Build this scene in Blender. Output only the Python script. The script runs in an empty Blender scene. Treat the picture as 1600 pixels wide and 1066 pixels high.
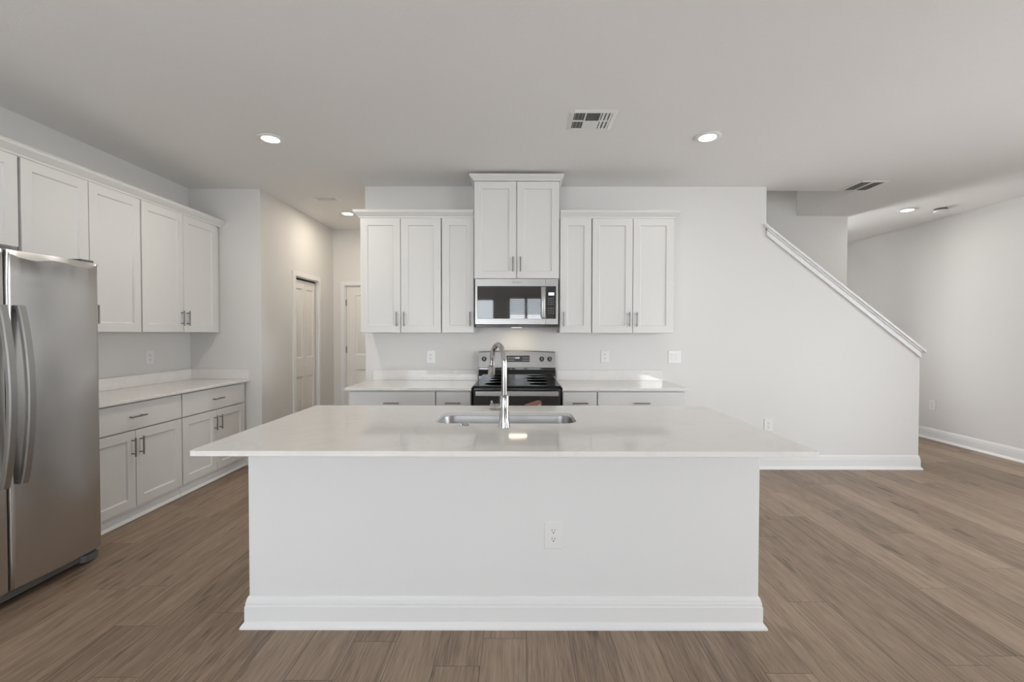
import bpy, bmesh, math, random
from mathutils import Vector, Matrix
PI = math.pi
R = math.radians
random.seed(7)
scene = bpy.context.scene
COL = scene.collection

# ------------------------------------------------------------------ camera
CAM_Z = 1.37
cam_d = bpy.data.cameras.new('camera')
cam_d.sensor_width = 36.0
cam_d.lens = 700.0 / 1600.0 * 36.0
cam_d.shift_x = -10.0 / 1600.0
cam_d.clip_start = 0.05
cam = bpy.data.objects.new('camera', cam_d)
cam.location = (0, 0, CAM_Z)
cam.rotation_mode = 'XYZ'
cam.rotation_euler = (Matrix.Rotation(R(90 - 1.0), 4, 'X') @ Matrix.Rotation(R(0.1), 4, 'Z')).to_euler()
COL.objects.link(cam)
scene.camera = cam

# ------------------------------------------------------------------ world, light, exposure
scene.view_settings.view_transform = 'Standard'
scene.view_settings.look = 'None'
scene.view_settings.gamma = 1.0
scene.view_settings.use_curve_mapping = False
scene.view_settings.exposure = 0.38

world = bpy.data.worlds.new('daylight')
scene.world = world
world.use_nodes = True
wn = world.node_tree.nodes
wn['Background'].inputs['Color'].default_value = (0.86, 0.93, 1.0, 1)
wn['Background'].inputs['Strength'].default_value = 4.2


def area(name, loc, rot, sx, sy, power, color, parent=None, shape='RECTANGLE'):
    d = bpy.data.lights.new(name, 'AREA')
    d.shape = shape
    d.size = sx
    if shape in ('RECTANGLE', 'ELLIPSE'):
        d.size_y = sy
    d.energy = power
    d.color = color
    o = bpy.data.objects.new(name, d)
    o.location = loc
    o.rotation_euler = rot
    COL.objects.link(o)
    if parent:
        o.parent = parent
    return o


REAR = -1.8
RIGHT = 5.38
DAY = (0.985, 0.99, 0.985)
# daylight coming in through the rear openings, the right one a guess
UP = R(90 + 58)     # rear daylight aimed upwards to brighten the ceiling
area('daylight_left', (-1.62, REAR - 0.20, 1.12), (UP, 0, 0), 2.1, 1.5, 38, DAY)
area('daylight_middle', (0.17, REAR - 0.20, 1.55), (UP, 0, 0), 0.75, 1.0, 10, DAY)
area('added_daylight_right', (3.9, REAR - 0.20, 1.3), (R(90 + 30), 0, R(12)), 1.9, 1.4, 50, DAY)  # light of a guessed window out of view, added for the right side
area('stairwell_fill', (1.6, 5.1, 5.2), (0, 0, 0), 0.8, 0.8, 7, (1.0, 0.97, 0.92))  # unseen fill added to brighten the dark stairwell
area('added_daylight_entry', (3.35, 8.17, 1.45), (R(-90), 0, 0), 0.85, 1.85, 84, DAY)  # light of a guessed entry window, added to lift the far right wall
area('added_daylight_side', (RIGHT + 0.22, 2.15, 1.30), (0, R(90 - 30), 0), 1.9, 2.4, 36, DAY)  # light of a guessed side window, added for left cabinets and right floor
p_ = area('sky_side', (RIGHT + .13, 2.15, 1.17), (0, R(90), 0), 2.1, 2.6, 1, DAY)
p_.data.cycles.is_portal = True
for nm, px, py, pz, sx, sz, rx in (('sky_left', -1.62, REAR - .13, 1.11, 2.2, 2.1, 90), ('sky_middle', .17, REAR - .13, 1.55, .82, 1.3, 90),
                                   ('sky_right', 3.9, REAR - .13, 1.3, 2.0, 1.8, 90), ('sky_entry', 3.35, 8.13, 1.45, .9, 1.9, -90)):
    p_ = area(nm, (px, py, pz), (R(rx), 0, 0), sx, sz, 1, DAY)
    p_.data.cycles.is_portal = True

# ------------------------------------------------------------------ materials


def mat(name):
    m = bpy.data.materials.new(name)
    m.use_nodes = True
    nt = m.node_tree
    b = nt.nodes['Principled BSDF']
    return m, nt, b


def nd(nt, typ, **kw):
    n = nt.nodes.new(typ)
    for k, v in kw.items():
        setattr(n, k, v)
    return n


def plain(name, col, rough=0.5, metal=0.0, spec=0.5, bump=0.0, bscale=80.0, var=0.0, stretch=None, bdist=0.002, coat=0.0):
    m, nt, b = mat(name)
    b.inputs['Roughness'].default_value = rough
    b.inputs['Metallic'].default_value = metal
    b.inputs['Specular IOR Level'].default_value = spec
    b.inputs['Coat Weight'].default_value = coat
    tc = nd(nt, 'ShaderNodeTexCoord')
    vec = tc.outputs['Object']
    if stretch:
        mp = nd(nt, 'ShaderNodeMapping')
        mp.inputs['Scale'].default_value = stretch
        nt.links.new(vec, mp.inputs['Vector'])
        vec = mp.outputs['Vector']
    noi = nd(nt, 'ShaderNodeTexNoise')
    noi.inputs['Scale'].default_value = bscale
    noi.inputs['Detail'].default_value = 3
    nt.links.new(vec, noi.inputs['Vector'])
    ramp = nd(nt, 'ShaderNodeMix', data_type='RGBA')
    ramp.inputs['A'].default_value = (*[c * (1 - var) for c in col], 1)
    ramp.inputs['B'].default_value = (*[min(1, c * (1 + var)) for c in col], 1)
    nt.links.new(noi.outputs['Fac'], ramp.inputs['Factor'])
    nt.links.new(ramp.outputs['Result'], b.inputs['Base Color'])
    if bump > 0:
        bp = nd(nt, 'ShaderNodeBump')
        bp.inputs['Strength'].default_value = bump
        bp.inputs['Distance'].default_value = bdist
        nt.links.new(noi.outputs['Fac'], bp.inputs['Height'])
        nt.links.new(bp.outputs['Normal'], b.inputs['Normal'])
    return m


M = {}
M['wall'] = plain('wall_paint', (0.77, 0.76, 0.745), 0.6, spec=0.3, bump=0.05, bscale=140, var=0.004)
M['ceiling'] = plain('ceiling_paint', (0.865, 0.858, 0.845), 0.8, spec=0.2, bump=0.35, bscale=48, var=0.01, bdist=0.004)
M['trim'] = plain('trim_paint', (0.84, 0.84, 0.84), 0.35, spec=0.4, bscale=60, var=0.003)
M['door'] = plain('door_paint', (0.84, 0.82, 0.79), 0.4, spec=0.4, bscale=60, var=0.003)
M['cab'] = plain('cabinet_paint', (0.76, 0.752, 0.738), 0.35, spec=0.4, bscale=50, var=0.004)
M['island'] = plain('island_paint', (0.80, 0.80, 0.80), 0.55, spec=0.3, bump=0.04, bscale=150, var=0.004)
M['plastic'] = plain('white_plastic', (0.83, 0.83, 0.82), 0.3, bscale=50, var=0.002)
M['slot'] = plain('slot_dark', (0.05, 0.05, 0.05), 0.6, bscale=50, var=0.05)
M['near_black'] = plain('near_black_finish', (0.03, 0.03, 0.03), 0.8, bscale=50, var=0.05)  # near-black tone of the folding door's track
M['nickel'] = plain('brushed_nickel', (0.27, 0.265, 0.26), 0.40, metal=1.0, bscale=90, var=0.05)
M['chrome'] = plain('chrome', (0.52, 0.515, 0.505), 0.10, metal=1.0, bscale=40, var=0.01)
M['steel'] = plain('stainless_steel', (0.60, 0.59, 0.58), 0.27, metal=1.0, bump=0.08, bscale=30, var=0.05, stretch=(1, 1, 40), bdist=0.0008)
M['steel_h'] = plain('stainless_satin', (0.43, 0.425, 0.415), 0.36, metal=1.0, bscale=30, var=0.03, stretch=(40, 1, 1))
M['sinksteel'] = plain('sink_steel', (0.43, 0.425, 0.425), 0.36, metal=1.0, bscale=30, var=0.05, stretch=(1, 30, 1))
M['blackglass'] = plain('black_glass', (0.003, 0.003, 0.0035), 0.03, spec=1.0, bscale=10, var=0.05, coat=1.0)
M['cooktop'] = plain('cooktop_glass', (0.006, 0.006, 0.007), 0.22, spec=0.25, bscale=10, var=0.05)
M['black'] = plain('black_enamel', (0.012, 0.012, 0.013), 0.2, bscale=30, var=0.1)
M['darkgrey'] = plain('dark_grey_plastic', (0.055, 0.058, 0.062), 0.4, bscale=30, var=0.1)
M['grille'] = plain('grille_grey', (0.14, 0.145, 0.15), 0.45, bscale=30, var=0.08)
M['fridge_side'] = plain('fridge_cabinet_grey', (0.30, 0.30, 0.31), 0.45, bscale=60, var=0.05)
M['logo'] = plain('logo_grey', (0.10, 0.10, 0.11), 0.4, bscale=30, var=0.05)
M['key'] = plain('key_print', (0.32, 0.34, 0.38), 0.5, bscale=30, var=0.05)
M['rose'] = plain('rose_tone', (0.40, 0.19, 0.155), 0.6, bscale=30, var=0.15)
M['ventwhite'] = plain('vent_enamel', (0.84, 0.84, 0.82), 0.4, bscale=30, var=0.01)
M['ventdark'] = plain('duct_dark', (0.17, 0.17, 0.165), 0.7, bscale=30, var=0.1)
M['ground'] = plain('patio_concrete', (0.55, 0.54, 0.52), 0.9, bscale=4, var=0.3)


def emis(name, col, strength):
    m, nt, b = mat(name)
    b.inputs['Base Color'].default_value = (*col, 1)
    b.inputs['Emission Color'].default_value = (*col, 1)
    b.inputs['Emission Strength'].default_value = strength
    return m


M['lens'] = emis('led_lens', (1.0, 0.96, 0.88), 9.0)
M['digits'] = emis('display_digits', (0.75, 0.85, 0.95), 0.6)
M['lens_warm'] = emis('hood_lens', (1.0, 0.85, 0.62), 0.9)


def quartz():
    m, nt, b = mat('white_quartz')
    b.inputs['Roughness'].default_value = 0.055
    b.inputs['Specular IOR Level'].default_value = 0.55
    tc = nd(nt, 'ShaderNodeTexCoord')
    n1 = nd(nt, 'ShaderNodeTexNoise')
    n1.inputs['Scale'].default_value = 2.2
    n1.inputs['Detail'].default_value = 6
    n1.inputs['Distortion'].default_value = 1.4
    nt.links.new(tc.outputs['Object'], n1.inputs['Vector'])
    r = nd(nt, 'ShaderNodeValToRGB')
    e = r.color_ramp.elements
    e[0].position = 0.47; e[0].color = (0, 0, 0, 1)
    e[1].position = 0.53; e[1].color = (0, 0, 0, 1)
    k = r.color_ramp.elements.new(0.5); k.color = (1, 1, 1, 1)
    nt.links.new(n1.outputs['Fac'], r.inputs['Fac'])
    n2 = nd(nt, 'ShaderNodeTexNoise')
    n2.inputs['Scale'].default_value = 5
    nt.links.new(tc.outputs['Object'], n2.inputs['Vector'])
    mu = nd(nt, 'ShaderNodeMath', operation='MULTIPLY')
    nt.links.new(r.outputs['Color'], mu.inputs[0])
    nt.links.new(n2.outputs['Fac'], mu.inputs[1])
    mx = nd(nt, 'ShaderNodeMix', data_type='RGBA')
    mx.inputs['A'].default_value = (0.86, 0.835, 0.81, 1)
    mx.inputs['B'].default_value = (0.80, 0.775, 0.75, 1)
    nt.links.new(mu.outputs[0], mx.inputs['Factor'])
    nt.links.new(mx.outputs['Result'], b.inputs['Base Color'])
    return m


M['quartz'] = quartz()


def glass():
    m = bpy.data.materials.new('window_glass')
    m.use_nodes = True
    nt = m.node_tree
    nt.nodes.remove(nt.nodes['Principled BSDF'])
    out = nt.nodes['Material Output']
    t = nd(nt, 'ShaderNodeBsdfTransparent')
    g = nd(nt, 'ShaderNodeBsdfGlossy')
    g.inputs['Roughness'].default_value = 0.0
    f = nd(nt, 'ShaderNodeFresnel')
    f.inputs['IOR'].default_value = 1.45
    x = nd(nt, 'ShaderNodeMixShader')
    nt.links.new(f.outputs[0], x.inputs[0])
    nt.links.new(t.outputs[0], x.inputs[1])
    nt.links.new(g.outputs[0], x.inputs[2])
    nt.links.new(x.outputs[0], out.inputs['Surface'])
    return m


M['glass'] = glass()


def plank_floor():
    m, nt, b = mat('oak_plank_floor')
    L = nt.links.new

    def math2(op, a, bb=None, c=None):
        n = nd(nt, 'ShaderNodeMath', operation=op)
        for i, v in enumerate((a, bb, c)):
            if v is None:
                continue
            if isinstance(v, (int, float)):
                n.inputs[i].default_value = v
            else:
                L(v, n.inputs[i])
        return n.outputs[0]
    geo = nd(nt, 'ShaderNodeNewGeometry')
    sep = nd(nt, 'ShaderNodeSeparateXYZ')
    L(geo.outputs['Position'], sep.inputs[0])
    X, Y = sep.outputs['X'], sep.outputs['Y']
    W, LEN = 0.192, 1.45
    u = math2('DIVIDE', math2('SUBTRACT', X, 0.037 - 40 * W), W)
    row = math2('FLOOR', u)
    fu = math2('FRACT', u)
    wn1 = nd(nt, 'ShaderNodeTexWhiteNoise', noise_dimensions='1D')
    L(row, wn1.inputs['W'])
    v = math2('ADD', math2('DIVIDE', Y, LEN), math2('MULTIPLY', wn1.outputs['Value'], 7.0))
    v = math2('ADD', v, 40.0)
    cell = math2('FLOOR', v)
    fv = math2('FRACT', v)
    cb = nd(nt, 'ShaderNodeCombineXYZ')
    L(row, cb.inputs[0]); L(cell, cb.inputs[1])
    wn2 = nd(nt, 'ShaderNodeTexWhiteNoise', noise_dimensions='3D')
    L(cb.outputs[0], wn2.inputs['Vector'])
    # grain: stretched noise, shifted per plank
    sh = nd(nt, 'ShaderNodeVectorMath', operation='SCALE')
    L(wn2.outputs['Color'], sh.inputs[0]); sh.inputs['Scale'].default_value = 30.0
    pos = nd(nt, 'ShaderNodeVectorMath', operation='ADD')
    L(geo.outputs['Position'], pos.inputs[0]); L(sh.outputs[0], pos.inputs[1])
    mp = nd(nt, 'ShaderNodeMapping')
    mp.inputs['Scale'].default_value = (1.0, 0.055, 1.0)
    L(pos.outputs[0], mp.inputs['Vector'])
    g1 = nd(nt, 'ShaderNodeTexNoise')
    g1.inputs['Scale'].default_value = 26; g1.inputs['Detail'].default_value = 5; g1.inputs['Distortion'].default_value = 0.8
    L(mp.outputs[0], g1.inputs['Vector'])
    g2 = nd(nt, 'ShaderNodeTexNoise')
    g2.inputs['Scale'].default_value = 150; g2.inputs['Detail'].default_value = 4; g2.inputs['Distortion'].default_value = 0.15
    L(mp.outputs[0], g2.inputs['Vector'])
    mp3 = nd(nt, 'ShaderNodeMapping')
    mp3.inputs['Scale'].default_value = (1.0, 0.22, 1.0)
    L(pos.outputs[0], mp3.inputs['Vector'])
    g3 = nd(nt, 'ShaderNodeTexNoise')
    g3.inputs['Scale'].default_value = 12; g3.inputs['Detail'].default_value = 2
    L(mp3.outputs[0], g3.inputs['Vector'])
    tone = math2('ADD', math2('MULTIPLY', math2('SUBTRACT', g1.outputs['Fac'], 0.5), 0.75),
                 math2('MULTIPLY', math2('SUBTRACT', g2.outputs['Fac'], 0.5), 0.95))
    tone = math2('ADD', tone, math2('MULTIPLY', math2('SUBTRACT', wn2.outputs['Value'], 0.5), 0.34))
    knot = nd(nt, 'ShaderNodeMapRange')
    knot.inputs['From Min'].default_value = 0.64; knot.inputs['From Max'].default_value = 0.76
    knot.inputs['To Min'].default_value = 0.0; knot.inputs['To Max'].default_value = -0.38
    L(g3.outputs['Fac'], knot.inputs['Value'])
    tone = math2('ADD', tone, knot.outputs[0])
    tone = math2('ADD', tone, 0.5)
    ramp = nd(nt, 'ShaderNodeValToRGB')
    e = ramp.color_ramp.elements
    e[0].position = 0.0; e[0].color = (0.105, 0.066, 0.041, 1)
    e[1].position = 1.0; e[1].color = (0.44, 0.325, 0.235, 1)
    k = ramp.color_ramp.elements.new(0.5); k.color = (0.285, 0.202, 0.142, 1)
    L(tone, ramp.inputs['Fac'])
    # seams
    du = math2('MULTIPLY', math2('MINIMUM', fu, math2('SUBTRACT', 1.0, fu)), W)
    dv = math2('MULTIPLY', math2('MINIMUM', fv, math2('SUBTRACT', 1.0, fv)), LEN)
    dmin = math2('MINIMUM', du, dv)
    seam = math2('LESS_THAN', dmin, 0.0015)
    mx = nd(nt, 'ShaderNodeMix', data_type='RGBA')
    L(math2('MULTIPLY', seam, 0.72), mx.inputs['Factor'])
    L(ramp.outputs['Color'], mx.inputs['A'])
    mx.inputs['B'].default_value = (0.07, 0.05, 0.035, 1)
    L(mx.outputs['Result'], b.inputs['Base Color'])
    b.inputs['Roughness'].default_value = 0.42
    b.inputs['Specular IOR Level'].default_value = 0.45
    bp = nd(nt, 'ShaderNodeBump')
    bp.inputs['Strength'].default_value = 0.12; bp.inputs['Distance'].default_value = 0.002
    L(math2('SUBTRACT', g2.outputs['Fac'], math2('MULTIPLY', seam, 1.0)), bp.inputs['Height'])
    L(bp.outputs['Normal'], b.inputs['Normal'])
    return m


M['floor'] = plank_floor()

# ------------------------------------------------------------------ mesh helpers


class MB:
    def __init__(self):
        self.v = []
        self.f = []

    def add(self, vs, fs):
        o = len(self.v)
        self.v += [tuple(p) for p in vs]
        self.f += [tuple(i + o for i in f) for f in fs]
        return self

    def box(self, x0, x1, y0, y1, z0, z1):
        vs = [(x, y, z) for z in (z0, z1) for y in (y0, y1) for x in (x0, x1)]
        return self.add(vs, [(0, 2, 3, 1), (4, 5, 7, 6), (0, 1, 5, 4), (2, 6, 7, 3), (0, 4, 6, 2), (1, 3, 7, 5)])

    def prism(self, poly, a0, a1, axis='y'):
        """poly in the two other axes (x,z for 'y'; y,z for 'x'; x,y for 'z')"""
        def P(p, a):
            return {'y': (p[0], a, p[1]), 'x': (a, p[0], p[1]), 'z': (p[0], p[1], a)}[axis]
        n = len(poly)
        vs = [P(p, a0) for p in poly] + [P(p, a1) for p in poly]
        fs = [tuple(range(n)), tuple(range(2 * n - 1, n - 1, -1))]
        fs += [(i, (i + 1) % n, n + (i + 1) % n, n + i) for i in range(n)]
        return self.add(vs, fs)

    def loft(self, rings, cap=True):
        n = len(rings[0])
        vs = [p for r in rings for p in r]
        fs = []
        for k in range(len(rings) - 1):
            for i in range(n):
                j = (i + 1) % n
                fs.append((k * n + i, k * n + j, (k + 1) * n + j, (k + 1) * n + i))
        if cap:
            fs.append(tuple(range(n - 1, -1, -1)))
            fs.append(tuple(range((len(rings) - 1) * n, len(rings) * n)))
        return self.add(vs, fs)

    def cyl(self, p0, p1, r, n=16, r1=None):
        return self.tube([p0, p1], [r, r if r1 is None else r1], n)

    def tube(self, path, rad, n=16):
        path = [Vector(p) for p in path]
        if not hasattr(rad, '__len__'):
            rad = [rad] * len(path)
        rings = []
        ref = None
        for i, p in enumerate(path):
            if i == 0:
                t = path[1] - path[0]
            elif i == len(path) - 1:
                t = path[-1] - path[-2]
            else:
                t = (path[i + 1] - path[i]).normalized() + (path[i] - path[i - 1]).normalized()
            t.normalize()
            if ref is None:
                ref = Vector((0, 0, 1)) if abs(t.z) < 0.9 else Vector((1, 0, 0))
            a = t.cross(ref).normalized()
            b = a.cross(t).normalized()
            ref = b
            rings.append([p + (a * math.cos(2 * PI * k / n) + b * math.sin(2 * PI * k / n)) * rad[i] for k in range(n)])
        return self.loft(rings)

    def lathe(self, prof, c=(0, 0, 0), n=32, axis='z'):
        """prof: (r, h) list along the axis"""
        rings = []
        for r, h in prof:
            ring = []
            for k in range(n):
                a = 2 * PI * k / n
                p, q = r * math.cos(a), r * math.sin(a)
                v = {'z': (p, q, h), 'y': (p, h, q), 'x': (h, p, q)}[axis]
                ring.append((c[0] + v[0], c[1] + v[1], c[2] + v[2]))
            rings.append(ring)
        return self.loft(rings)

    def molding(self, path, prof, z0=0.0, side=1):
        """sweep a closed (outward, height) profile along a 2D path with mitred corners; outward is to the right of travel for side=1"""
        pts = [Vector((p[0], p[1])) for p in path]
        rings = []
        for i, p in enumerate(pts):
            ns = []
            if i > 0:
                d = (p - pts[i - 1]).normalized(); ns.append(Vector((d.y, -d.x)) * side)
            if i < len(pts) - 1:
                d = (pts[i + 1] - p).normalized(); ns.append(Vector((d.y, -d.x)) * side)
            m = sum(ns, Vector((0, 0))).normalized()
            m = m / max(0.2, m.dot(ns[0]))
            rings.append([(p.x + m.x * o, p.y + m.y * o, z0 + h) for o, h in prof])
        return self.loft(rings)

    def build(self, name, material, parent=None, bevel=0.0, smooth=False, seg=2, angle=35):
        me = bpy.data.meshes.new(name)
        me.from_pydata(self.v, [], self.f)
        bm = bmesh.new(); bm.from_mesh(me)
        bmesh.ops.recalc_face_normals(bm, faces=bm.faces)
        bm.to_mesh(me); bm.free()
        me.materials.append(material)
        if smooth or bevel > 0:
            me.polygons.foreach_set('use_smooth', [True] * len(me.polygons))
            me.set_sharp_from_angle(angle=R(angle))
        o = bpy.data.objects.new(name, me)
        COL.objects.link(o)
        if parent:
            o.parent = parent
        if bevel > 0:
            bv = o.modifiers.new('bevel', 'BEVEL')
            bv.width = bevel; bv.segments = seg; bv.limit_method = 'ANGLE'; bv.angle_limit = R(40)
            bv.harden_normals = True
        return o


def thing(name, label, cat, loc=(0, 0, 0), rotz=0.0, group=None):
    o = bpy.data.objects.new(name, None)
    o.empty_display_size = 0.1
    o.location = loc
    o.rotation_euler = (0, 0, rotz)
    COL.objects.link(o)
    return tag(o, label, cat, group)


def tag(o, label, cat, group=None):
    o['label'] = label
    o['category'] = cat
    if group:
        o['group'] = group
    return o


def struct(o):
    o['kind'] = 'structure'
    return o


def sempty(name, loc=(0, 0, 0), rotz=0.0):
    o = bpy.data.objects.new(name, None)
    o.empty_display_size = 0.1
    o.location = loc; o.rotation_euler = (0, 0, rotz)
    COL.objects.link(o)
    return struct(o)


def dup(root, loc, rot, label):
    r = root.copy(); COL.objects.link(r)
    r.location = loc; r.rotation_euler = rot; r['label'] = label
    for ch in list(root.children):
        c = ch.copy(); COL.objects.link(c); c.parent = r
        for g in list(ch.children):
            d = g.copy(); COL.objects.link(d); d.parent = c
    return r


def text_mesh(name, body, size, material, parent, loc, rot, extrude=0.0004):
    cu = bpy.data.curves.new(name, 'FONT')
    cu.body = body; cu.size = size; cu.extrude = extrude
    cu.align_x = 'CENTER'; cu.align_y = 'CENTER'
    t = bpy.data.objects.new(name + '_tmp', cu)
    COL.objects.link(t)
    bpy.context.view_layer.update()
    dg = bpy.context.evaluated_depsgraph_get()
    me = bpy.data.meshes.new_from_object(t.evaluated_get(dg))
    bpy.data.objects.remove(t)
    me.name = name
    me.materials.clear(); me.materials.append(material)
    o = bpy.data.objects.new(name, me)
    o.location = loc; o.rotation_euler = rot
    COL.objects.link(o)
    o.parent = parent
    return o


# ------------------------------------------------------------------ room dimensions
H = 2.84            # ceiling
LW = -3.37          # left wall face
RW = 5.38           # right wall face
BW = 4.516          # back wall face
RET = 4.60          # short return wall face at the left
HL = -2.64          # hall left face
HR = -1.54          # hall right face / end of the back wall
HE = 6.40           # hall end wall face
SE = 4.05           # stair knee wall end
SF = 5.62           # far stair wall face
TOP = 5.3
T = 0.12

# ------------------------------------------------------------------ room shell
struct(MB().box(LW - 0.2, RW + 0.2, REAR - 0.2, 8.2, -0.1, 0).build('floor', M['floor']))
c = MB()
c.box(LW - 0.2, RW + 0.2, REAR - 0.2, BW + T, H, H + 0.3)
c.box(LW - 0.2, 0.9, BW + T, 8.2, H, H + 0.3)
c.box(3.47, RW + 0.2, BW + T, SF, H, H + 0.3)
c.box(0.9, RW + 0.2, SF, 8.2, H, H + 0.3)
c.box(0.7, 3.8, BW - 0.1, SF + 0.3, TOP, TOP + 0.1)
struct(c.build('ceiling', M['ceiling']))
struct(MB().box(LW - T, LW, REAR - 0.2, 8.2, 0, H).build('wall_left', M['wall']))
w = MB()
w.box(RW, RW + T, REAR - 0.2, .85, 0, H); w.box(RW, RW + T, 3.45, 8.2, 0, H)
w.box(RW, RW + T, .85, 3.45, 0, .1); w.box(RW, RW + T, .85, 3.45, 2.22, H)
struct(w.build('wall_right', M['wall']))
win = sempty('window_5', (RW + .06, 2.15, .1))  # guessed window out of view, added as a daylight source
f = MB()
for y0, y1 in ((-1.3, -1.24), (1.24, 1.3), (-.04, .04)):
    f.box(-.04, .04, y0, y1, 0, 2.12)
f.box(-.039, .039, -1.24, 1.24, 0, .06); f.box(-.039, .039, -1.24, 1.24, 2.06, 2.12)
f.build('window_frame', M['trim'], win)
MB().box(-.003, .003, -1.24, 1.24, .06, 2.06).build('pane', M['glass'], win)
# back wall with the sloped stair knee wall at its right end
w = MB()
w.prism([(HR, 0), (SE, 0), (SE, 1.155), (2.485, 2.385), (2.485, H), (HR, H)], BW, BW + T, 'y')
struct(w.build('wall_back', M['wall']))
w = MB()
w.box(0.7, 3.8, BW, BW + T, H + 0.3, TOP)
w.box(3.47, 3.6, BW + T, SF, H + 0.3, TOP)
w.box(0.78, 0.9, BW + T, SF, 0, TOP)
struct(w.build('wall_stairwell', M['wall']))
w = MB()
w.box(0.9, 3.6, SF, SF + T, H + 0.3, TOP)
w.box(0.9, 4.11, SF, SF + T, 0, H)
w.box(0.9, 3.47, SF - 0.0005, SF + T, H - 0.001, H + 0.301)
struct(w.build('wall_stair_far', M['wall']))
w = MB()
w.box(-1.5, 2.90, 8.0, 8.12, 0, H); w.box(3.80, RW + 0.1, 8.0, 8.12, 0, H)
w.box(2.90, 3.80, 8.0, 8.12, 0, .5); w.box(2.90, 3.80, 8.0, 8.12, 2.4, H)
struct(w.build('wall_entry_end', M['wall']))
win = sempty('window_4', (3.35, 8.06, .5))  # guessed window out of view, added to light the far right wall
f = MB()
f.box(-.45, -.40, -.04, .04, 0, 1.9); f.box(.40, .45, -.04, .04, 0, 1.9); f.box(-.40, .40, -.04, .04, 0, .05); f.box(-.40, .40, -.04, .04, 1.85, 1.9)
f.build('window_frame', M['trim'], win)
MB().box(-.4, .4, -.003, .003, .05, 1.85).build('pane', M['glass'], win)
struct(MB().box(LW, HL - T, RET, RET + T, 0, H).build('wall_return', M['wall']))
# hall left wall with the opening of the folding door
D1a, D1b, DH = 5.295, 5.905, 2.045
w = MB()
w.box(HL - T, HL, RET, D1a, 0, H)
w.box(HL - T, HL, D1b, HE + T, 0, H)
w.box(HL - T, HL, D1a, D1b, DH, H)
struct(w.build('wall_hall_left', M['wall']))
struct(MB().box(HR, HR + T, BW + T, 8.0, 0, H).build('wall_hall_right', M['wall']))
D2a, D2b = -2.475, -1.70
w = MB()
w.box(HL, D2a, HE, HE + T, 0, H)
w.box(D2b, HR, HE, HE + T, 0, H)
w.box(D2a, D2b, HE, HE + T, DH, H)
w.box(HL, HR, HE + T, HE + T + 0.05, 0, H)
w.box(LW, HL, HE + T, HE + T + 0.05, 0, H)
struct(w.build('wall_hall_end', M['wall']))
# rear wall behind the camera with three openings, the third a guessed window
OP = [(-2.72, -0.52, 0.06, 2.16), (-0.24, 0.58, 0.9, 2.2), (2.9, 4.9, 0.4, 2.2)]
w = MB()
xs = LW
for (a, b_, z0, z1) in OP:
    w.box(xs, a, REAR - T, REAR, 0, H)
    w.box(a, b_, REAR - T, REAR, 0, z0)
    w.box(a, b_, REAR - T, REAR, z1, H)
    xs = b_
w.box(xs, RW, REAR - T, REAR, 0, H)
struct(w.build('wall_rear', M['wall']))
for i, (a, b_, z0, z1) in enumerate(OP):
    win = sempty('window_%d' % (i + 1), ((a + b_) / 2, REAR - 0.06, z0))
    hw, hh = (b_ - a) / 2, z1 - z0
    f = MB()
    for x0, x1 in ((-hw, -hw + .05), (hw - .05, hw), (-0.03, 0.03)):
        f.box(x0, x1, -.04, .04, 0, hh)
    f.box(-hw, hw, -.04, .04, 0, .05); f.box(-hw, hw, -.04, .04, hh - .05, hh)
    if i == 2:
        f.box(-hw, hw, -.03, .03, hh / 2 - .025, hh / 2 + .025)
    f.build('window_frame', M['trim'], win)
    MB().box(-hw + .05, hw - .05, -.003, .003, .05, hh - .05).build('pane', M['glass'], win)
    if i == 1:
        s = MB()
        k = 0
        while 0.06 + k * 0.045 < hh - 0.05:
            z = 0.06 + k * 0.045
            s.add([(-hw + .05, .05, z), (hw - .05, .05, z), (hw - .05, .085, z + .012), (-hw + .05, .085, z + .012),
                   (-hw + .05, .05, z + .003), (hw - .05, .05, z + .003), (hw - .05, .085, z + .015), (-hw + .05, .085, z + .015)],
                  [(0, 1, 2, 3), (7, 6, 5, 4), (0, 4, 5, 1), (1, 5, 6, 2), (2, 6, 7, 3), (3, 7, 4, 0)])
            k += 1
        s.build('blind', M['plastic'], win)

# baseboards
BB = [(0, 0), (.030, 0), (.030, .006), (.026, .015), (.018, .024), (.015, .030), (.015, .098), (.012, .101), (.012, .116),
      (.0095, .119), (.0095, .124), (.004, .140), (0, .142)]
struct(MB().molding([(1.47, BW), (SE, BW), (SE, BW + T)], BB).build('baseboard_back', M['trim'], smooth=True, angle=25))
struct(MB().molding([(RW, 7.99), (RW, 3.5)], BB).build('baseboard_right', M['trim'], smooth=True, angle=25))
b1 = MB()
b1.molding([(-2.752, RET), (HL, RET), (HL, D1a - .085)], BB)
b1.molding([(HL, D1b + .085), (HL, HE), (D2a - .085, HE)], BB)
b1.molding([(HR, HE), (HR, BW), (-1.478, BW)], BB)
struct(b1.build('baseboard_hall', M['trim'], smooth=True, angle=25))
struct(MB().molding([(LW, REAR), (LW, 1.70)], BB).build('baseboard_left', M['trim'], smooth=True, angle=25))

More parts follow.
